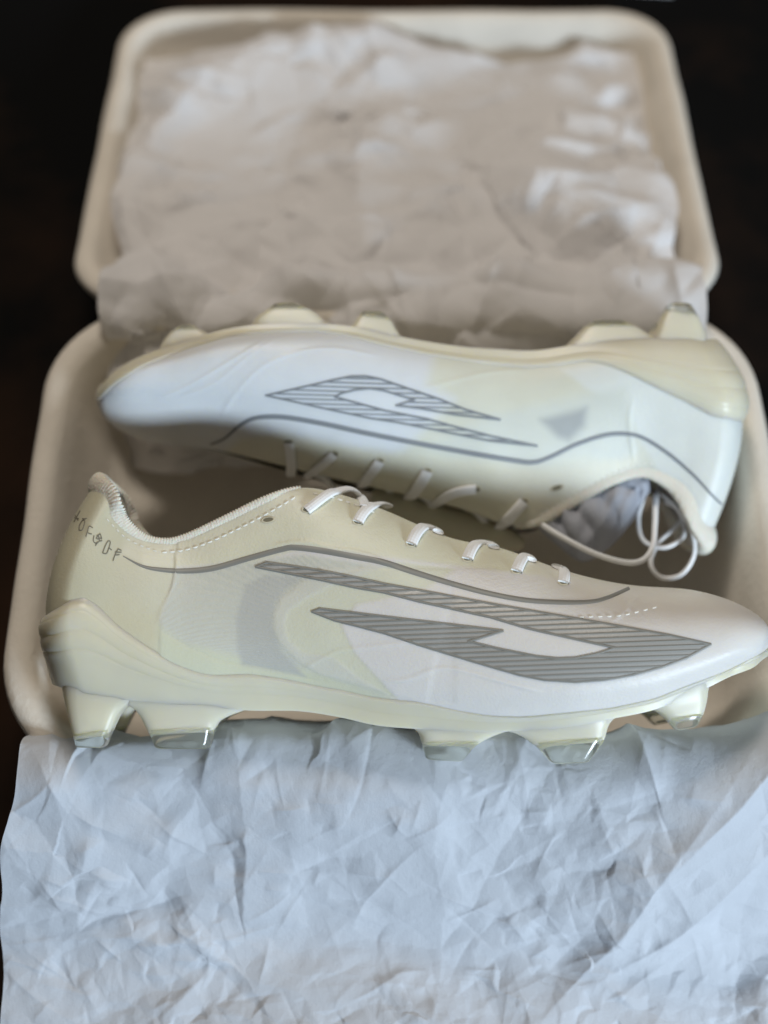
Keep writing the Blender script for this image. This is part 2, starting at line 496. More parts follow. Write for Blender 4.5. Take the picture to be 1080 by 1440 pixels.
    def fill(s, mb, poly, step=2.0, off=0.00012):
        ys = [p[1] for p in poly]; y = min(ys)+0.5
        while y < max(ys):
            for a, b in s.spans(poly, y, 0.0):
                if b-a < 2: continue
                n = max(2, int((b-a)/7)); rows = []
                for x in np.linspace(a, b, n):
                    h1, _ = s.hit((x, y-step/2), off); h2, _ = s.hit((x, y+step/2), off)
                    if h1 is not None and h2 is not None: rows.append((h1, h2))
                if len(rows) > 1: V = np.array(rows); mb.add(V.reshape(-1, 3), grid_faces(len(rows), 2))
            y += step
    def lace(s, parent, pts, width=12, w_end=-0.35, lift=0.0012, thick=0.0009, name='lace', bury=True):
        P = resample(pts, 2.0); n = len(P)
        h0, _ = s.hit(P[0]); w0 = 0.02
        if h0 is not None: w0 = (h0-s.fr.O)@s.fr.ew
        pos = []; nr = []
        for i, p in enumerate(P):
            f = i/(n-1)
            uv = s.fr.un([p], w0*(1-f)+w0*w_end*f)[0]; q = s.fr.P(uv[0], uv[1], w0*(1-f)+w0*w_end*f)
            m = s.fr.ew*(1-f)+s.fr.ev*(0.3+f); 
            h, hn = s.hit(p, lift*(0.25+0.75*min(1, f*5)))
            if h is not None and (h-q)@s.fr.ew > -0.012 : 
                q2 = h; m = hn
                q = q2 if (q-h)@hn < 0 else q
            pos.append(q); nr.append(m/np.linalg.norm(m))
        pos = np.array(pos); nr = np.array(nr)
        for _ in range(8):
            pos[1:-1] = (pos[:-2]+2*pos[1:-1]+pos[2:])/4; nr[1:-1] = (nr[:-2]+2*nr[1:-1]+nr[2:])/4
        sc = 0.62/FPX
        return ribbon3d(name, pos, nr, width*1.35*sc, thick*1.15, M_LACE, parent)

def ribbon3d(name, pos, nr, width, thick, mat, parent, m=20):
    pos = resample(pos, 0.0007, smooth=False); k = np.linspace(0, 1, len(pos))
    nr = np.stack([np.interp(k, np.linspace(0, 1, len(nr)), nr[:, c]) for c in range(3)], 1)
    tg = np.gradient(pos, axis=0); tg /= np.linalg.norm(tg, axis=1)[:, None]+1e-12
    V = []; C = []; acc = 0
    for i in range(len(pos)):
        b = np.cross(tg[i], nr[i]); b /= np.linalg.norm(b)+1e-9; n2 = np.cross(b, tg[i])
        if i: acc += np.linalg.norm(pos[i]-pos[i-1])
        for j in range(m):
            th = 2*math.pi*j/m; c, sn = math.cos(th), math.sin(th)
            cc = abs(c)**0.8*np.sign(c)
            groove = 1-0.30*math.exp(-((abs(cc)-0.52)/0.10)**2)
            V.append(pos[i]+b*cc*width/2+n2*sn*thick*groove)
            C.append((cc, acc/0.012, 0))
    fs = grid_faces(len(pos), m, wrap_m=True)
    e = len(pos)*m; V.append(pos[0]); V.append(pos[-1]); C += [(0, 0, 0), (0, 0, 0)]
    for j in range(m):
        fs.append((j, e, (j+1) % m)); fs.append((e-m+j, e-m+(j+1) % m, e+1))
    return mesh_obj(name, V, fs, mat, parent, True, np.array(C, float))

def eyelet(s, parent, px, r=3.2, elong=1.0, name='eyelet', ang=0.0):
    V = []; m = 18; c, n = s.hit(px, 0.0002)
    if c is None: return
    for rr, off in ((1.5, 0.0), (1.25, 0.0002), (1.0, 0.0002), (0.9, -0.0003)):
        for j in range(m):
            th = 2*math.pi*j/m
            x = math.cos(th)*r*elong*rr; y = math.sin(th)*r*rr
            x, y = x*math.cos(ang)-y*math.sin(ang), x*math.sin(ang)+y*math.cos(ang)
            h, _ = s.hit((px[0]+x, px[1]+y), off+0.0001)
            V.append(h if h is not None else c)
    o = mesh_obj(name, V, grid_faces(4, m, wrap_m=True), M_EYE, parent)
    V2 = [c+n*0.0001]; 
    for j in range(m):
        th = 2*math.pi*j/m; x = math.cos(th)*r*elong*.98; y = math.sin(th)*r*.98
        x, y = x*math.cos(ang)-y*math.sin(ang), x*math.sin(ang)+y*math.cos(ang)
        h, _ = s.hit((px[0]+x, px[1]+y), 0.00025); V2.append(h if h is not None else c)
    mesh_obj('eyelet_hole', V2, [(0, 1+j, 1+(j+1) % m) for j in range(m)], M_HOLE, o)
    return o
M_EYE = mat_simple('eyelet_film', (0.62, 0.57, 0.42), 0.5)

def stitches(s, parent, line, gap=10.0, ln=6.0, width=1.8, name='stitching'):
    mb = MB(); P = resample(line, 1.0); i = 0
    while i+ln < len(P):
        seg = P[i:int(i+ln)]; a = seg[0]; b = seg[-1]
        s.ribbon(mb, [a, (a+b)/2, b], [width*.5, width*1.15, width*1.15, width*.5], 0.00028, 1.5, True, 0.0002)
        i += int(gap)
    if mb.v: tag(mb.build(name, M_STITCH, parent), kind='stuff')

# ================================================================== FRONT BOOT
frA = Frame(570, 870, 0.63, math.radians(6), True)
stA = [ # top px, mid px, bottom px, half width, top fraction, openness
 ((141, 672), (74, 815), (84, 950), .031, .50, 1.0),
 ((156, 690), (96, 818), (105, 958), .032, .50, 1.0),
 ((166, 722), (125, 822), (135, 967), .033, .50, 1.0),
 ((195, 750), (165, 838), (175, 974), .033, .50, 1.0),
 ((228, 759), (215, 852), (225, 979), .033, .50, 1.0),
 ((262, 753), (270, 866), (280, 983), .032, .50, 1.0),
 ((320, 726), None, (350, 990), .031, .50, 1.0),
 ((378, 698), None, (420, 991), .032, .48, 1.0),
 ((425, 686), None, (480, 1000), .034, .45, .75),
 ((475, 694), None, (530, 1011), .036, .42, .50),
 ((540, 717), None, (590, 1016), .039, .40, .42),
 ((630, 755), None, (660, 1019), .042, .38, .42),
 ((705, 771), None, (730, 1018), .045, .36, .42),
 ((780, 798), None, (800, 1012), .047, .34, .38),
 ((840, 815), None, (865, 1000), .047, .3, .15),
 ((895, 824), None, (920, 988), .046, .3, 0),
 ((965, 829), None, (980, 964), .044, .3, 0),
 ((1015, 842), None, (1025, 942), .042, .3, 0),
 ((1052, 861), None, (1056, 930), .040, .3, 0),
 ((1069, 879), None, (1070, 919), .037, .3, 0),
 ((1076, 894), None, (1076, 910), .034, .3, 0)]
weltA = [(30, 868), (60, 866), (75, 856), (100, 842), (120, 840), (140, 855), (165, 880), (200, 905), (240, 930), (280, 946), (300, 949), (350, 946),
         (400, 954), (450, 965), (500, 974), (540, 982), (590, 985), (640, 997), (690, 1006), (740, 1007), (790, 1002), (860, 995),
         (920, 982), (970, 962), (1020, 944), (1065, 921), (1090, 908)]
bootA = empty('football_boot', frA.P(0, -0.06, 0.0))
tag(bootA, 'cream and white boot nearer the viewer, toe pointing right, studs toward the front tissue', 'boot')
A = Shoe(frA, stA, weltA, True)
WHITE = (0.77, 0.74, 0.70); CREAM = (0.76, 0.74, 0.58); MESH = (0.65, 0.65, 0.57); GREY = (0.54, 0.54, 0.50)
YEL = (0.72, 0.71, 0.57); BAND = (0.70, 0.69, 0.60); OLIVE = (0.52, 0.48, 0.33)
def paint(S, poly, col, soft=1.5, amt=1.0, bumpd=0.0, knit=0.0):
    pts = S.px.reshape(-1, 2); d = poly_sd(poly, pts)
    m = sstep(-soft, soft, d)*amt; c = S.col.reshape(-1, 3)
    S.col = (c*(1-m[:, None])+np.array(col)*m[:, None]).reshape(S.NI, S.NJ, 3)
    S.knit = (S.knit.reshape(-1)*(1-m)+(knit*m)).reshape(S.NI, S.NJ)
    if bumpd: S.emboss += (sstep(-2.5, 2.5, d)*bumpd).reshape(S.NI, S.NJ)
def ridge(S, line, width, h):
    line = resample(line, 6); d = line_dist(line, S.px.reshape(-1, 2))
    tdist = np.minimum(np.linalg.norm(S.px.reshape(-1, 2)-line[0], axis=1), np.linalg.norm(S.px.reshape(-1, 2)-line[-1], axis=1))
    S.emboss += (np.exp(-(d/width)**2)*h*sstep(0, 30, tdist+8)).reshape(S.NI, S.NJ)
A.col[:] = WHITE
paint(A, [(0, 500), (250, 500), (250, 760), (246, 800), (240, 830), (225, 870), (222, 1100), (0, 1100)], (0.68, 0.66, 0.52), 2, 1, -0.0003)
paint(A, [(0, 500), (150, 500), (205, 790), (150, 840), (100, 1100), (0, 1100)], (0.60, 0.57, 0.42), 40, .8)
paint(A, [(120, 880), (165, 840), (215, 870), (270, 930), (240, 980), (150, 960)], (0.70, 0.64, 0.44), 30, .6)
paint(A, [(246, 800), (430, 780), (560, 800), (545, 1100), (222, 1100), (225, 870), (240, 830)], MESH, 4, knit=1.0)
paint(A, [(222, 880), (260, 905), (300, 915), (360, 930), (430, 942), (560, 985), (560, 1100), (222, 1100)], (0.70, 0.70, 0.53), 9, .9)
# dark translucent patch behind the mesh, and the horseshoe of the midfoot
paint(A, [(345, 822), (375, 808), (425, 812), (400, 830), (386, 850), (382, 880), (395, 915), (430, 952), (340, 935), (333, 910), (332, 870)], GREY, 5, .85, knit=0.8)
paint(A, [(450, 800), (420, 822), (395, 842), (385, 862), (386, 885), (395, 905), (420, 930), (450, 948), (600, 990), (640, 800)], BAND, 1.5, 1, 0.00025)
paint(A, [(560, 790), (470, 822), (430, 842), (405, 860), (400, 880), (405, 900), (425, 918), (470, 925), (500, 950), (560, 985), (640, 990), (640, 800)], YEL, 2, 1, -0.0002)
# white leather forefoot
paint(A, [(500, 850), (560, 838), (600, 828), (640, 800), (1200, 800), (1200, 1200), (585, 1200), (560, 985), (530, 952), (500, 920), (480, 880)], WHITE, 3, 1, 0.0002)
paint(A, [(360, 790), (430, 770), (900, 826), (900, 600), (200, 600), (200, 800)], CREAM, 4)
paint(A, [(720, 700), (1000, 700), (1000, 845), (860, 845), (760, 836)], (0.77, 0.74, 0.66), 30, .8)
paint(A, [(200, 690), (440, 640), (440, 700), (300, 780), (220, 800), (170, 780)], (0.74, 0.71, 0.57), 8, .6)
for ln, wd, h in [([(540, 958), (575, 955), (610, 942), (640, 941), (700, 957), (760, 973)], 2.2, .0004),
                  ([(420, 945), (470, 918), (505, 912), (560, 905), (600, 898)], 2.0, .0003),
                  ([(858, 877), (880, 858), (893, 842), (915, 833)], 2.0, .0004),
                  ([(246, 770), (248, 800), (243, 825), (228, 855), (220, 878)], 2.2, .0003),
                  ([(380, 768), (430, 762), (470, 772), (510, 778), (560, 800)], 3, .0004),
                  ([(470, 812), (500, 798), (520, 790)], 2, -.0002), ([(500, 830), (530, 812), (550, 802)], 2, -.0002),
                  ([(225, 886), (300, 925), (370, 938), (450, 958)], 2.0, -.0002)]:
    ridge(A, ln, wd, h)
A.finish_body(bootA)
A.lining(bootA, 9.0)
A.collar(bootA, 8.0, 0.0044, 0.0020)
A.plate(bootA, 0.0026, 0.0008)
def tongue(S, parent, k0, k1, depth=0.0035):
    rows = []
    for i in range(0, S.NI, 5):
        if not (k0 <= S.k[i] <= k1): continue
        T = np.array([S.u[i, -1], S.v[i, -1]]); B = np.array([S.B[i, 0], S.B[i, 1]]); d = (B-T)/np.linalg.norm(B-T)
        hw = S.W[i]*0.42; r = []
        for e in np.linspace(-1, 1, 13):
            q = T+d*(depth+0.006*e*e); r.append(S.fr.P(q[0], q[1], e*hw))
        rows.append(r)
    L = np.array(rows); mesh_obj('tongue', L.reshape(-1, 3), grid_faces(*L.shape[:2]), M_TONGUE, parent)
M_TONGUE = mat_simple('tongue_fabric', (0.55, 0.49, 0.36), 0.8, 500, 0.4)
tongue(A, bootA, 7.8, 14.5)
studsA = [
 ([(78, 940), (80, 965), (89, 1003), (97, 1030), (101, 1050)], [(215, 958), (196, 982), (170, 998), (157, 1020), (144, 1050)], .84, .0),
 ([(140, 958), (160, 982), (188, 999), (204, 1026), (215, 1052)], [(420, 970), (360, 993), (315, 1010), (302, 1022), (293, 1052)], .80, .0),
 ([(530, 995), (565, 1016), (587, 1030), (594, 1049), (599, 1067)], [(765, 1006), (738, 1023), (702, 1033), (673, 1048), (653, 1070)], .72, .0),
 ([(668, 1006), (694, 1023), (730, 1034), (756, 1051), (777, 1073)], [(905, 985), (880, 1001), (860, 1018), (851, 1044), (832, 1071)], .72, .0),
 ([(868, 978), (900, 992), (926, 1000), (942, 1013), (955, 1026)], [(1006, 955), (1000, 970), (998, 985), (993, 1005), (986, 1020)], .76, .0)]
for L_, R_, tf, _ in studsA:
    A.stud(bootA, L_, R_, tf, 0.024, 0.014, 0.0065)
    A.stud(bootA, L_, R_, tf, -0.022, 0.012, 0.0060)
# pinstripe
mb = MB(); A.ribbon(mb, [(173, 782), (200, 796), (225, 801), (260, 803), (300, 799), (350, 785), (398, 772), (415, 770), (450, 774), (500, 783), (540, 791),
    (590, 807), (640, 822), (690, 835), (740, 844), (790, 847), (830, 846), (855, 840), (885, 827)], [1, 6, 8, 8, 8, 8.5, 8.5, 8.5, 8, 7.5, 7, 7, 6, 5], 0.00018)
mb.build('pinstripe', M_SILVER, bootA)
logoA = [(360, 797), (375, 791), (410, 796), (460, 804), (500, 812), (540, 821), (600, 832), (690, 849), (770, 863), (840, 875), (940, 893), (999, 906),
         (965, 925), (930, 938), (890, 949), (850, 956), (810, 959), (765, 956), (730, 949), (665, 930), (590, 907), (540, 890), (490, 877), (470, 872), (439, 860), (450, 856),
         (500, 862), (540, 867), (590, 873), (640, 879), (707, 887), (659, 902), (700, 912), (755, 923), (785, 926), (810, 925), (840, 919), (865, 911),
         (815, 900), (765, 889), (740, 883), (690, 868), (640, 857), (590, 846), (540, 833), (500, 826), (450, 815), (400, 805)]
mb = MB(); A.fill(mb, logoA); mb.build('emblem_film', M_FILM, bootA)
mb = MB()
A.hatch(mb, [p for p in logoA], -0.035, 7.0, 2.9)
def outline(S, mb, poly, width, step=3.0):
    n = len(poly)
    for k in range(n):
        a = np.array(poly[k], float); b = np.array(poly[(k+1) % n], float); d = (b-a)/np.linalg.norm(b-a)
        S.ribbon(mb, [a-d*width*.3, b+d*width*.3], width, 0.00028, step, False)
outline(A, mb, logoA, 3.6)
mb.build('side_emblem', M_SILVER, bootA)
# stitching
stitches(A, bootA, [(228, 777), (262, 773), (300, 760), (350, 736), (390, 714), (420, 696)], 11, 8, 2.4)
stitches(A, bootA, [(440, 694), (470, 700), (500, 710), (530, 722)], 12, 8, 2.2)
stitches(A, bootA, [(815, 868), (840, 867), (870, 866), (890, 862), (930, 852)], 13, 7, 2.0)
stitches(A, bootA, [(150, 730), (175, 755), (200, 768), (225, 777)], 10, 6, 1.4)
# heel lettering
mb = MB(); q = lambda x, y: (80+x/9.0+4-x/400., 690+y/9.0+1)
for st_ in [[(185, 390), (225, 320), (265, 245)], [(165, 330), (205, 335), (250, 345)], [(200, 290), (215, 330), (240, 370)],
            [(250, 490), (258, 430), (300, 365), (325, 380), (312, 440), (290, 490), (250, 490)], [(295, 345), (325, 350), (350, 340)],
            [(340, 575), (360, 505), (385, 440), (430, 462)], [(368, 525), (390, 535), (415, 540)],
            [(445, 560), (435, 620), (462, 655), (505, 635), (550, 622)], [(480, 565), (505, 550), (530, 540)], [(485, 605), (515, 598), (550, 590)],
            [(520, 530), (535, 565), (540, 605)], [(462, 690), (480, 660), (500, 645)], [(470, 600), (500, 560), (515, 620)],
            [(555, 780), (605, 785), (642, 700), (655, 637), (625, 630), (590, 690), (555, 780)], [(635, 705), (655, 728), (672, 742)],
            [(690, 880), (712, 815), (735, 765), (760, 725)], [(715, 768), (760, 772), (800, 770)], [(715, 803), (745, 805), (775, 800)], [(755, 728), (780, 738), (800, 748)]]:
    A.ribbon(mb, [q(*p) for p in st_], 1.35, 0.0002, 1.5)
mb.build('heel_lettering', M_INK, bootA)
# laces of the front boot
lacesA = [([(431, 718), (446, 708), (462, 697), (478, 690), (492, 687), (502, 692), (509, 703), (512, 716)], 11),
          ([(503, 735), (509, 725), (518, 716), (528, 710), (538, 708), (546, 712)], 12),
          ([(578, 766), (583, 755), (590, 746), (599, 740), (608, 742), (615, 751)], 12),
          ([(657, 787), (662, 776), (669, 767), (678, 762), (687, 764), (694, 772)], 12),
          ([(726, 804), (730, 794), (735, 786), (741, 783), (746, 790)], 12),
          ([(792, 820), (793, 811), (792, 803), (787, 798), (782, 800)], 12)]
for P_, wd in lacesA:
    eyelet(A, bootA, (P_[0][0]+0.5, P_[0][1]-1), 3.0, 1.9)
    A.lace(bootA, P_, wd)
eyelet(A, bootA, (377, 731), 3.0, 2.4, ang=-0.15)

# ================================================================== BACK BOOT
frB = Frame(590, 620, 0.70, math.radians(8), False)
stB = [
 ((990, 772), (1040, 605), (1003, 497), .031, .50, 1.0),
 ((982, 748), (1022, 602), (985, 490), .032, .50, 1.0),
 ((968, 712), (990, 592), (955, 486), .033, .52, 1.0),
 ((945, 686), (950, 580), (910, 485), .033, .52, 1.0),
 ((905, 668), (895, 572), (860, 487), .033, .52, 1.0),
 ((858, 680), None, (810, 493), .032, .52, 1.0),
 ((800, 712), None, (750, 501), .032, .50, 1.0),
 ((752, 738), None, (700, 499), .033, .50, .95),
 ((705, 735), None, (655, 496), .036, .46, .75),
 ((650, 716), None, (610, 490), .038, .44, .62),
 ((580, 698), None, (555, 480), .041, .44, .56),
 ((510, 682), None, (500, 468), .044, .42, .54),
 ((440, 666), None, (440, 463), .046, .40, .50),
 ((370, 648), None, (370, 464), .047, .36, .36),
 ((300, 632), None, (310, 473), .046, .3, .10),
 ((240, 624), None, (250, 491), .044, .3, 0),
 ((192, 613), None, (197, 510), .043, .3, 0),
 ((163, 601), None, (166, 527), .041, .3, 0),
 ((148, 588), None, (149, 544), .039, .3, 0),
 ((141, 575), None, (141, 560), .036, .3, 0)]
weltB = [(100, 578), (140, 565), (160, 545), (200, 517), (260, 492), (320, 474), (380, 468), (440, 466), (480, 471), (540, 487), (600, 500), (680, 512), (740, 518), (780, 516),
         (825, 508), (860, 515), (900, 535), (925, 548), (960, 565), (1000, 588), (1040, 596), (1060, 598)]
bootB = empty('football_boot', frB.P(0, -0.06, -0.03))
tag(bootB, 'white boot farther back, toe pointing left, sole turned toward the folded lid', 'boot')
Bt = Shoe(frB, stB, weltB, False)
WB = (0.76, 0.78, 0.79)
Bt.col[:] = WB
paint(Bt, [(640, 400), (600, 540), (640, 560), (560, 640), (520, 700), (900, 900), (1200, 900), (1200, 400)], (0.74, 0.74, 0.63), 12, 1, -0.0001)
paint(Bt, [(790, 520), (1060, 480), (1060, 820), (960, 800), (940, 690), (885, 590)], (0.79, 0.81, 0.76), 6)
paint(Bt, [(690, 585), (880, 545), (900, 660), (820, 640), (760, 655), (640, 640), (600, 630)], (0.72, 0.74, 0.67), 10)
paint(Bt, [(760, 590), (800, 580), (825, 573), (822, 600), (800, 620), (785, 615)], (0.46, 0.48, 0.47), 9)
paint(Bt, [(300, 650), (340, 615), (400, 612), (500, 630), (570, 640), (680, 650), (770, 662), (900, 640), (900, 800), (300, 800)], (0.77, 0.75, 0.62), 9, .95)
for ln, wd, h in [([(225, 560), (270, 540), (320, 510), (370, 480)], 2.5, .0004), ([(310, 590), (330, 555), (370, 515), (420, 495), (470, 490), (530, 500)], 2.5, .0004),
                  ([(250, 560), (300, 540), (350, 500), (385, 478)], 2.5, .0003), ([(890, 560), (885, 590), (888, 620), (892, 650)], 2.5, .0003),
                  ([(600, 545), (680, 525), (740, 520)], 3, .0003)]:
    ridge(Bt, ln, wd, h)
Bt.finish_body(bootB)
Bt.lining(bootB, 9.0)
Bt.collar(bootB, 7.6, 0.0052, 0.0030)
Bt.plate(bootB, 0.0028, 0.0009)
tongue(Bt, bootB, 7.5, 13.5, 0.006)
studsB = [
 ([(196, 530), (214, 506), (224, 482), (238, 464), (248, 456)], [(345, 490), (318, 474), (298, 470), (284, 462), (272, 455)], .80),
 ([(320, 490), (346, 466), (357, 446), (372, 434), (382, 425)], [(520, 480), (488, 464), (460, 450), (440, 434), (418, 424)], .80),
 ([(460, 485), (486, 464), (497, 452), (503, 443), (508, 436)], [(620, 505), (578, 482), (560, 464), (552, 450), (542, 437)], .80),
 ([(765, 515), (792, 488), (808, 472), (822, 458), (832, 449)], [(960, 500), (935, 478), (915, 468), (900, 458), (884, 449)], .80),
 ([(895, 500), (918, 474), (928, 452), (936, 436), (942, 424)], [(1010, 510), (1003, 486), (996, 465), (988, 445), (976, 425)], .80)]
for L_, R_, tf in studsB:
    Bt.stud(bootB, L_, R_, tf, 0.022, 0.014, 0.0070)
    Bt.stud(bootB, L_, R_, tf, -0.024, 0.012, 0.0060)
mb = MB(); Bt.ribbon(mb, [(296, 625), (315, 617), (335, 600), (355, 589), (380, 586), (410, 588), (460, 597), (510, 608), (580, 622), (650, 635), (720, 647), (750, 650), (775, 642),
    (810, 625), (850, 612), (880, 610), (905, 616), (940, 638), (975, 668), (1003, 698), (1018, 712)], [3, 5, 7, 7, 7, 7, 7, 7, 7, 7, 6, 6, 6, 5, 5, 4, 3], 0.0002)
mb.build('pinstripe', M_GREY, bootB)
logoB = [(374, 556), (440, 541), (470, 534), (495, 529), (515, 529), (535, 533), (570, 545), (620, 562), (655, 576), (703, 590), (640, 583), (590, 574), (557, 570), (583, 562), (562, 556),
         (540, 549), (520, 546), (500, 548), (480, 553), (471, 558), (500, 566), (540, 577), (600, 589), (640, 600), (690, 613), (755, 627), (690, 620), (620, 606), (560, 594), (520, 588), (450, 573), (410, 564)]
mb = MB(); Bt.hatch(mb, logoB, 0.03, 6.2, 2.0); outline(Bt, mb, logoB, 3.0)
mb.build('side_emblem', M_GREY, bootB)
stitches(Bt, bootB, [(760, 725), (800, 700), (850, 672), (890, 655), (920, 652)], 9, 6, 2.0)
lacesB = [([(406, 622), (409, 634), (411, 650), (409, 668)], 12), ([(470, 638), (460, 647), (446, 658), (432, 670)], 11),
          ([(534, 648), (526, 660), (516, 672), (508, 684)], 12), ([(601, 662), (594, 675), (584, 690), (574, 700)], 13),
          ([(670, 688), (655, 688), (638, 692), (622, 700), (608, 712)], 12), ([(737, 705), (727, 716), (716, 728), (702, 742)], 13)]
for P_, wd in lacesB:
    eyelet(Bt, bootB, P_[0], 3.0, 1.6)
    Bt.lace(bootB, P_, wd, w_end=0.0)
eyelet(Bt, bootB, (783, 686), 3.0, 2.4, ang=-0.3)
def lobe(S, parent, pts, half, w0, th):
    Q = resample(np.array(pts, float), 3.0); n = len(Q); tg = np.gradient(Q, axis=0); tg /= np.linalg.norm(tg, axis=1)[:, None]
    nn = np.stack([-tg[:, 1], tg[:, 0]], 1); V = []
    for i in range(n):
        f = i/(n-1); hh = half*math.sqrt(max(0, 1-max(0, (f-.6)/.4)**2))+0.5
        for j in range(24):
            a = 2*math.pi*j/24; p = Q[i]+nn[i]*hh*math.cos(a); w = w0+th*math.sin(a)*hh/half
            uv = S.fr.un([p], w)[0]; V.append(S.fr.P(uv[0], uv[1], w))
    mesh_obj('tongue_tip', V, grid_faces(n, 24, wrap_m=True), M_TIP, parent)
M_TIP = mat_simple('tongue_skin', (0.70, 0.66, 0.50), 0.5, 300, 0.2, sss=0.2)
lobe(Bt, bootB, [(520, 706), (600, 728), (670, 748), (738, 766)], 24, -0.004, 0.005)
# crossing runs of the lace over the tongue, and the long loose ends
def free_lace(S, parent, pts, width, name='lace', flat=0.0009):
    Q = resample(np.array([p[:2] for p in pts], float), 2.0)
    ww = catmull(np.array([p[2] for p in pts], float), np.linspace(0, len(pts)-1, len(Q)))[:, 0]
    pos = np.array([S.fr.P(*S.fr.un([p], w)[0], w) for p, w in zip(Q, ww)])
    nr = np.tile(S.fr.ew*0.8+S.fr.ev*0.6, (len(pos), 1))
    ribbon3d(name, pos, nr, width*0.66/FPX, flat, M_LACE, parent)
for a, b in [((440, 665), (470, 690)), ((515, 668), (556, 700)), ((580, 690), (615, 722)), ((645, 705), (690, 745))]:
    free_lace(Bt, bootB, [(a[0], a[1], .006), ((a[0]+b[0])/2+4, (a[1]+b[1])/2-3, .004), (b[0], b[1], -.006)], 10)
free_lace(Bt, bootB, [(762, 738, .024), (790, 755, .028), (835, 778, .030), (880, 791, .030), (905, 787, .028), (918, 768, .024), (921, 735, .018), (923, 700, .010), (932, 684, .0)], 8, flat=.0012)
free_lace(Bt, bootB, [(925, 690, .0), (950, 712, .008), (972, 745, .012), (976, 780, .012), (958, 808, .01), (930, 812, .008), (915, 792, .006), (925, 765, .002), (950, 742, .0), (965, 722, -.004)], 6.5, flat=.0010)
free_lace(Bt, bootB, [(905, 700, .0), (898, 730, .002), (905, 760, .003), (935, 770, .004), (962, 752, .004), (955, 720, .0), (935, 705, -.004)], 6, flat=.0009)

# ================================================================== box
def rrect(a, b, r, n=14):
    r = max(0.003, r); P = []
    for cx, cy, a0 in ((a-r, b-r, 0), (-a+r, b-r, 90), (-a+r, -b+r, 180), (a-r, -b+r, 270)):
        for i in range(n):
            th = math.radians(a0+90*i/(n-1)); P.append((cx+r*math.cos(th), cy+r*math.sin(th)))
    # add points along the straight runs
    out = []
    for i in range(len(P)):
        p = np.array(P[i]); q = np.array(P[(i+1) % len(P)]); d = np.linalg.norm(q-p); k = max(1, int(d/0.006))
        k = 24 if d > 0.1 else k if d > 0.02 else 1
        for j in range(k): out.append(p+(q-p)*j/k)
    return np.array(out)
def tray(name, a, b, r, rings, mat, parent, xf):
    rows = []
    for ins, z in rings:
        P = rrect(a-ins, b-ins, r-ins*0.7); rows.append(np.c_[P, np.full(len(P), z)])
    m = min(len(x) for x in rows); rows = [x[:m] for x in rows]
    L = np.array(rows); V = L.reshape(-1, 3)
    for k, v in enumerate(V):
        w = 0.0007*mnoise.noise(Vector((v[0]*25, v[1]*25, 3))); V[k] = (v[0]+w, v[1]+w, v[2]+0.0006*mnoise.noise(Vector((v[0]*18, v[1]*18, 9))))
    fs = grid_faces(len(rows), m, wrap_m=True)
    fs.append(tuple(range(m))[::-1]); fs.append(tuple(range((len(rows)-1)*m, len(rows)*m)))
    V = np.array([xf(v) for v in V])
    o = mesh_obj(name, V, fs, mat, parent)
    bm = bmesh.new(); bm.from_mesh(o.data); bmesh.ops.recalc_face_normals(bm, faces=bm.faces); bm.to_mesh(o.data); bm.free()
    return o
CX = 0.0088
Y0, Y1 = -0.0290, 0.226
YC, HB = (Y0+Y1)/2, (Y1-Y0)/2
box = empty('shoe_box', (CX, YC, -0.074))
tag(box, 'opened off-white moulded box with rounded corners, its lid folded back flat behind the boots', 'box')
ringsT = [(.030, -.073), (.022, -.072), (.016, -.05), (.007, -.012), (.001, -.004), (0, -.001), (.0012, .0018), (.004, .0034), (.0075, .0034), (.011, .0018), (.0135, -.002), (.017, -.014), (.025, -.045), (.034, -.062), (.050, -.068), (.07, -.0685)]
tray('tray', 0.1785, HB, 0.056, ringsT, M_BOX, box, lambda v: (v[0]+CX, v[1]+YC, v[2]))
LA, LB = 0.1755, 0.142
sl = math.radians(-8.8)
hinge = np.array([CX-0.002, 0.236, -0.014])
def lidxf(v):
    y = v[1]+LB; return (v[0]+hinge[0], hinge[1]+y*math.cos(sl)-v[2]*math.sin(sl), hinge[2]+y*math.sin(sl)+v[2]*math.cos(sl))
ringsL = [(.022, -.030), (.014, -.029), (.007, -.015), (.001, -.003), (0, 0), (.0014, .0025), (.005, .0036), (.009, .0030), (.012, .0), (.016, -.010), (.022, -.020), (.034, -.026), (.05, -.0265)]
tray('lid', LA, LB, 0.040, ringsL, M_BOX, box, lidxf)
mb = MB(); hv = []
for i, (y, z) in enumerate([(Y1-.004, -.004), (Y1+.004, -.008), (hinge[1]-.002, -.014), (hinge[1]+.004, -.016)]):
    for x in np.linspace(-.135, .135, 20): hv.append((CX+x, y, z))
mb.add(hv, grid_faces(4, 20)); mb.build('hinge', M_BOX, box)

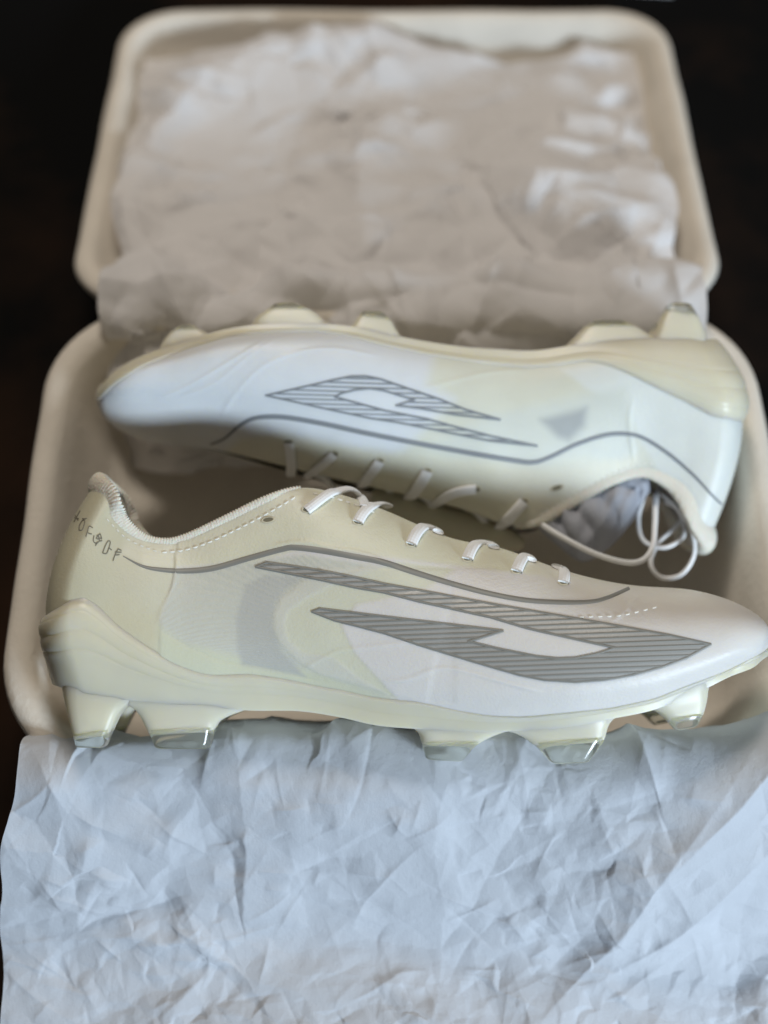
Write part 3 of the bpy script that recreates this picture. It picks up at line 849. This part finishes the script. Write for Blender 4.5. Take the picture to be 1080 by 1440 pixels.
# ================================================================== tissue paper
def facet_field(w, h, spacing, seed, jit=1.0):
    rng = random.Random(seed); pts = []; zs = []
    nx = int(w/spacing)+3; ny = int(h/spacing)+3
    for i in range(nx):
        for j in range(ny):
            x = (i-1+(rng.random()-.5)*jit)*spacing; y = (j-1+(rng.random()-.5)*jit)*spacing
            pts.append(Vector((x, y))); zs.append(rng.gauss(0, 1))
    vs, es, fs, ov, oe, of = delaunay_2d_cdt(pts, [], [], 0, 1e-7)
    z = [zs[o[0]] if o else 0 for o in ov]
    return BVHTree.FromPolygons([Vector((v[0], v[1], zz*spacing*0.1)) for v, zz in zip(vs, z)], fs), spacing
def sheet(name, width, profile, mat, nu, nv, fields, x0, seed, edge=0.004, xwarp=None, extra=None, posb=False, creases=None):
    """profile: list of (y,z) along the sheet; crumpled by faceted fields"""
    prof = resample(np.array(profile, float), 0.001); d = np.r_[0, np.cumsum(np.linalg.norm(np.diff(prof, axis=0), axis=1))]
    Ltot = d[-1]
    FF = [(facet_field(width, Ltot, sp, seed+i*7, 1.25), amp, thr) for i, (sp, amp, thr) in enumerate(fields)]
    V = np.zeros((nv, nu, 3))
    tg = np.gradient(prof, axis=0)
    for _ in range(60): tg[1:-1] = (tg[:-2]+tg[1:-1]*2+tg[2:])/4
    tg /= np.linalg.norm(tg, axis=1)[:, None]
    for j in range(nv):
        q = Ltot*j/(nv-1); y = np.interp(q, d, prof[:, 0]); z = np.interp(q, d, prof[:, 1])
        ty = np.interp(q, d, tg[:, 0]); tz = np.interp(q, d, tg[:, 1])
        n = np.array([0, tz, -ty]);
        if n[2] < 0: n = -n
        for i in range(nu):
            a = width*i/(nu-1); h = 0
            wx = a+0.006*mnoise.noise(Vector((a*28, q*28, seed)))+0.0012*mnoise.noise(Vector((a*160, q*160, seed))); wy = q+0.006*mnoise.noise(Vector((a*28, q*28, seed+5)))+0.0012*mnoise.noise(Vector((a*160, q*160, seed+5)))
            for (bv, sp), amp, thr in FF:
                r = bv.ray_cast(Vector((wx, wy, 1)), Vector((0, 0, -1)))
                if r[0] is not None:
                    m = 1.0 if thr is None else min(1, max(0, (mnoise.noise(Vector((a*14, q*14, seed+sp*900)))-thr)*3.5))
                    h += r[0].z/(sp*0.1)*amp*m
            if posb and h < 0: h *= 0.6
            p = np.array([x0+a, y, z])+n*h
            if xwarp: p[0] += xwarp(i/(nu-1), q/Ltot, q)
            if extra: p = p+extra(p, a, q)*n
            V[j, i] = p
    if creases:
        rs = np.random.RandomState(seed); gu = np.gradient(V, axis=1); gv = np.gradient(V, axis=0)
        N = np.cross(gu, gv); N /= np.linalg.norm(N, axis=2)[..., None]; N *= np.sign(N[..., 2:3]+1e-9)
        for _ in range(3): N = (N+np.roll(N, 1, 0)+np.roll(N, -1, 0)+np.roll(N, 1, 1)+np.roll(N, -1, 1)); N /= np.linalg.norm(N, axis=2)[..., None]
        aa, qq = np.meshgrid(np.linspace(0, width, nu), np.linspace(0, Ltot, nv)); D = np.zeros((nv, nu))
        n_, qlo, hmax = creases[:3]; lf = creases[3] if len(creases) > 3 else 1.0
        for _ in range(n_):
            L_ = lf*rs.uniform(.004, .018)*(2.2 if rs.rand() < .10 else 1); th = rs.uniform(0, math.pi); x = rs.uniform(0, width); y = rs.uniform(qlo, Ltot)
            e = (aa-x)*math.cos(th)+(qq-y)*math.sin(th); f = -(aa-x)*math.sin(th)+(qq-y)*math.cos(th) + 6*rs.uniform(-1, 1)*e*e
            w_ = lf*rs.uniform(.0010, .0040); side = np.where(f > 0, w_, w_*rs.uniform(1.5, 4))
            D += rs.choice([-1, 1, 1])*rs.uniform(.25, 1)*hmax*(w_/.005+.35)*np.exp(-np.abs(f)/side)*np.clip(1-(e/L_)**2, 0, 1)
        V = V+D[..., None]*N
    o = mesh_obj(name, V.reshape(-1, 3), grid_faces(nv, nu), mat, None, True)
    return o, V
def ximg(px, depth): return (px-540)/FPX*depth
# front sheet: from under the near boot, over the front rim, and down to the table
profF = [(0.016, -0.062), (0.004, -0.052), (-0.003, -0.030), (-0.010, -0.006), (-0.016, 0.0045), (-0.024, 0.0066), (-0.034, 0.0045), (-0.041, -0.001), (-0.052, -0.011), (-0.066, -0.026),
         (-0.078, -0.041), (-0.086, -0.050), (-0.096, -0.056), (-0.110, -0.059), (-0.130, -0.061), (-0.160, -0.066)]
def xwF(u, v, q):
    e = 0
    if u < 0.12: e += (1-u/0.12)*(0.0018*mnoise.noise(Vector((q*45, 1, 2))) + 0.013*(1-sstep(0.070, 0.160, q)))
    return e
def exF(p, a, q):
    b = 0.0
    # ridges at the right under the toe, and pinched folds
    for (x, y, sx, sy, h, ang) in [(0.108, -0.022, .010, .022, .007, 0.35), (0.150, -0.040, .012, .030, .008, -0.9), (0.135, -0.075, .010, .035, .007, -1.0), (0.165, -0.020, .02, .02, .010, 0),
                                   (-0.02, -0.045, .05, .010, .004, 0.1), (-0.14, -0.035, .02, .012, .005, .6), (0.105, -0.078, .022, .050, .009, -.75)]:
        dx, dy = p[0]-x, p[1]-y; c, s_ = math.cos(ang), math.sin(ang); e, f = c*dx+s_*dy, -s_*dx+c*dy
        b += h*math.exp(-abs(e)/sx*1.2-(f/sy)**2)
    return b*np.array(1.0)
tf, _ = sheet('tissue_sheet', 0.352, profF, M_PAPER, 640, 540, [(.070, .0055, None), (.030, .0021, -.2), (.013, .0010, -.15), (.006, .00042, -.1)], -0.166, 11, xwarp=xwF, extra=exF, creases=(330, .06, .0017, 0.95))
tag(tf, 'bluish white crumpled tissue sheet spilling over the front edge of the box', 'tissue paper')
# back sheet: lies in the lid, crosses the hinge and drops behind the far boot
def lidp(y, z): p = lidxf((0, y-LB, z)); return (p[1], p[2])
profB = [lidp(0.254, -0.010), lidp(0.247, -0.001), lidp(0.225, -0.001), lidp(0.19, -0.003), lidp(0.14, -0.002), lidp(0.09, -0.001), lidp(0.05, 0.001), lidp(0.02, 0.003), (0.238, 0.009), (0.222, 0.0125), (0.206, 0.008), (0.197, -0.010), (0.194, -0.034), (0.180, -0.056), (0.168, -0.065)]
def xwB(u, v, q):
    c = u-0.5
    return (0.008*sstep(.45, .6, v) if c < 0 else 0.0)*(-c*2) + (0.006*mnoise.noise(Vector((q*30, u*3, 7))) if abs(c) > .4 else 0)
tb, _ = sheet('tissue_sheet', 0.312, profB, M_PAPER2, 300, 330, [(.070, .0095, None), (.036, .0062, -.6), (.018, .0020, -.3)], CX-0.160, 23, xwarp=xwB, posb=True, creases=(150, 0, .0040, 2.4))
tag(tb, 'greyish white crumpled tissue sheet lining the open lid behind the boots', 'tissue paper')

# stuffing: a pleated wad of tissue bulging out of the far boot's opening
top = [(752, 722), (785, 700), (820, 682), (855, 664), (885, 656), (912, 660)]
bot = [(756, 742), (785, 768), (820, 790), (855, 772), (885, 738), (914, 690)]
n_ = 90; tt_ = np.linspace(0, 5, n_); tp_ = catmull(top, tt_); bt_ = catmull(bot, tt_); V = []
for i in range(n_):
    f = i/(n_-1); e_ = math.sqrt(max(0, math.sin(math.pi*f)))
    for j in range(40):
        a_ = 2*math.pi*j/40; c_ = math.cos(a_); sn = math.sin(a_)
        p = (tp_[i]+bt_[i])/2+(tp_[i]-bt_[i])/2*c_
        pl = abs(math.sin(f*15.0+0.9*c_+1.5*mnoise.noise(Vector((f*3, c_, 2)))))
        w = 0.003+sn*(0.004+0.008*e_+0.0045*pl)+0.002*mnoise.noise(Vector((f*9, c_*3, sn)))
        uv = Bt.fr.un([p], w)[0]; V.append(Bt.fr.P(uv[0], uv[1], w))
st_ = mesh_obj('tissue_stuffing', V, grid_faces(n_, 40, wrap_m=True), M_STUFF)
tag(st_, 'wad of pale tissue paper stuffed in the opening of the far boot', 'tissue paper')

# ================================================================== table
tb_ = MB(); n = 2
tb_.add([(-3, -2, -.075), (3, -2, -.075), (3, 4, -.075), (-3, 4, -.075)], [(0, 1, 2, 3)])
tag(tb_.build('table_top', M_TABLE, None, False), kind='structure')

cs = MB(); c0 = np.array([0.150, 0.565, -0.072]); P_ = [(-.09, .0), (.045, -.012), (.062, .10), (-.06, .14)]
vt = [(c0[0]+x, c0[1]+y, c0[2]+z) for z in (-.002, 0.001) for x, y in P_]
cs.add(vt, [(0, 3, 2, 1), (4, 5, 6, 7), (0, 1, 5, 4), (1, 2, 6, 5), (2, 3, 7, 6), (3, 0, 4, 7)])
tag(cs.build('paper_card', M_PAPER2, None, False), 'pale card lying on the dark table beyond the lid', 'card')
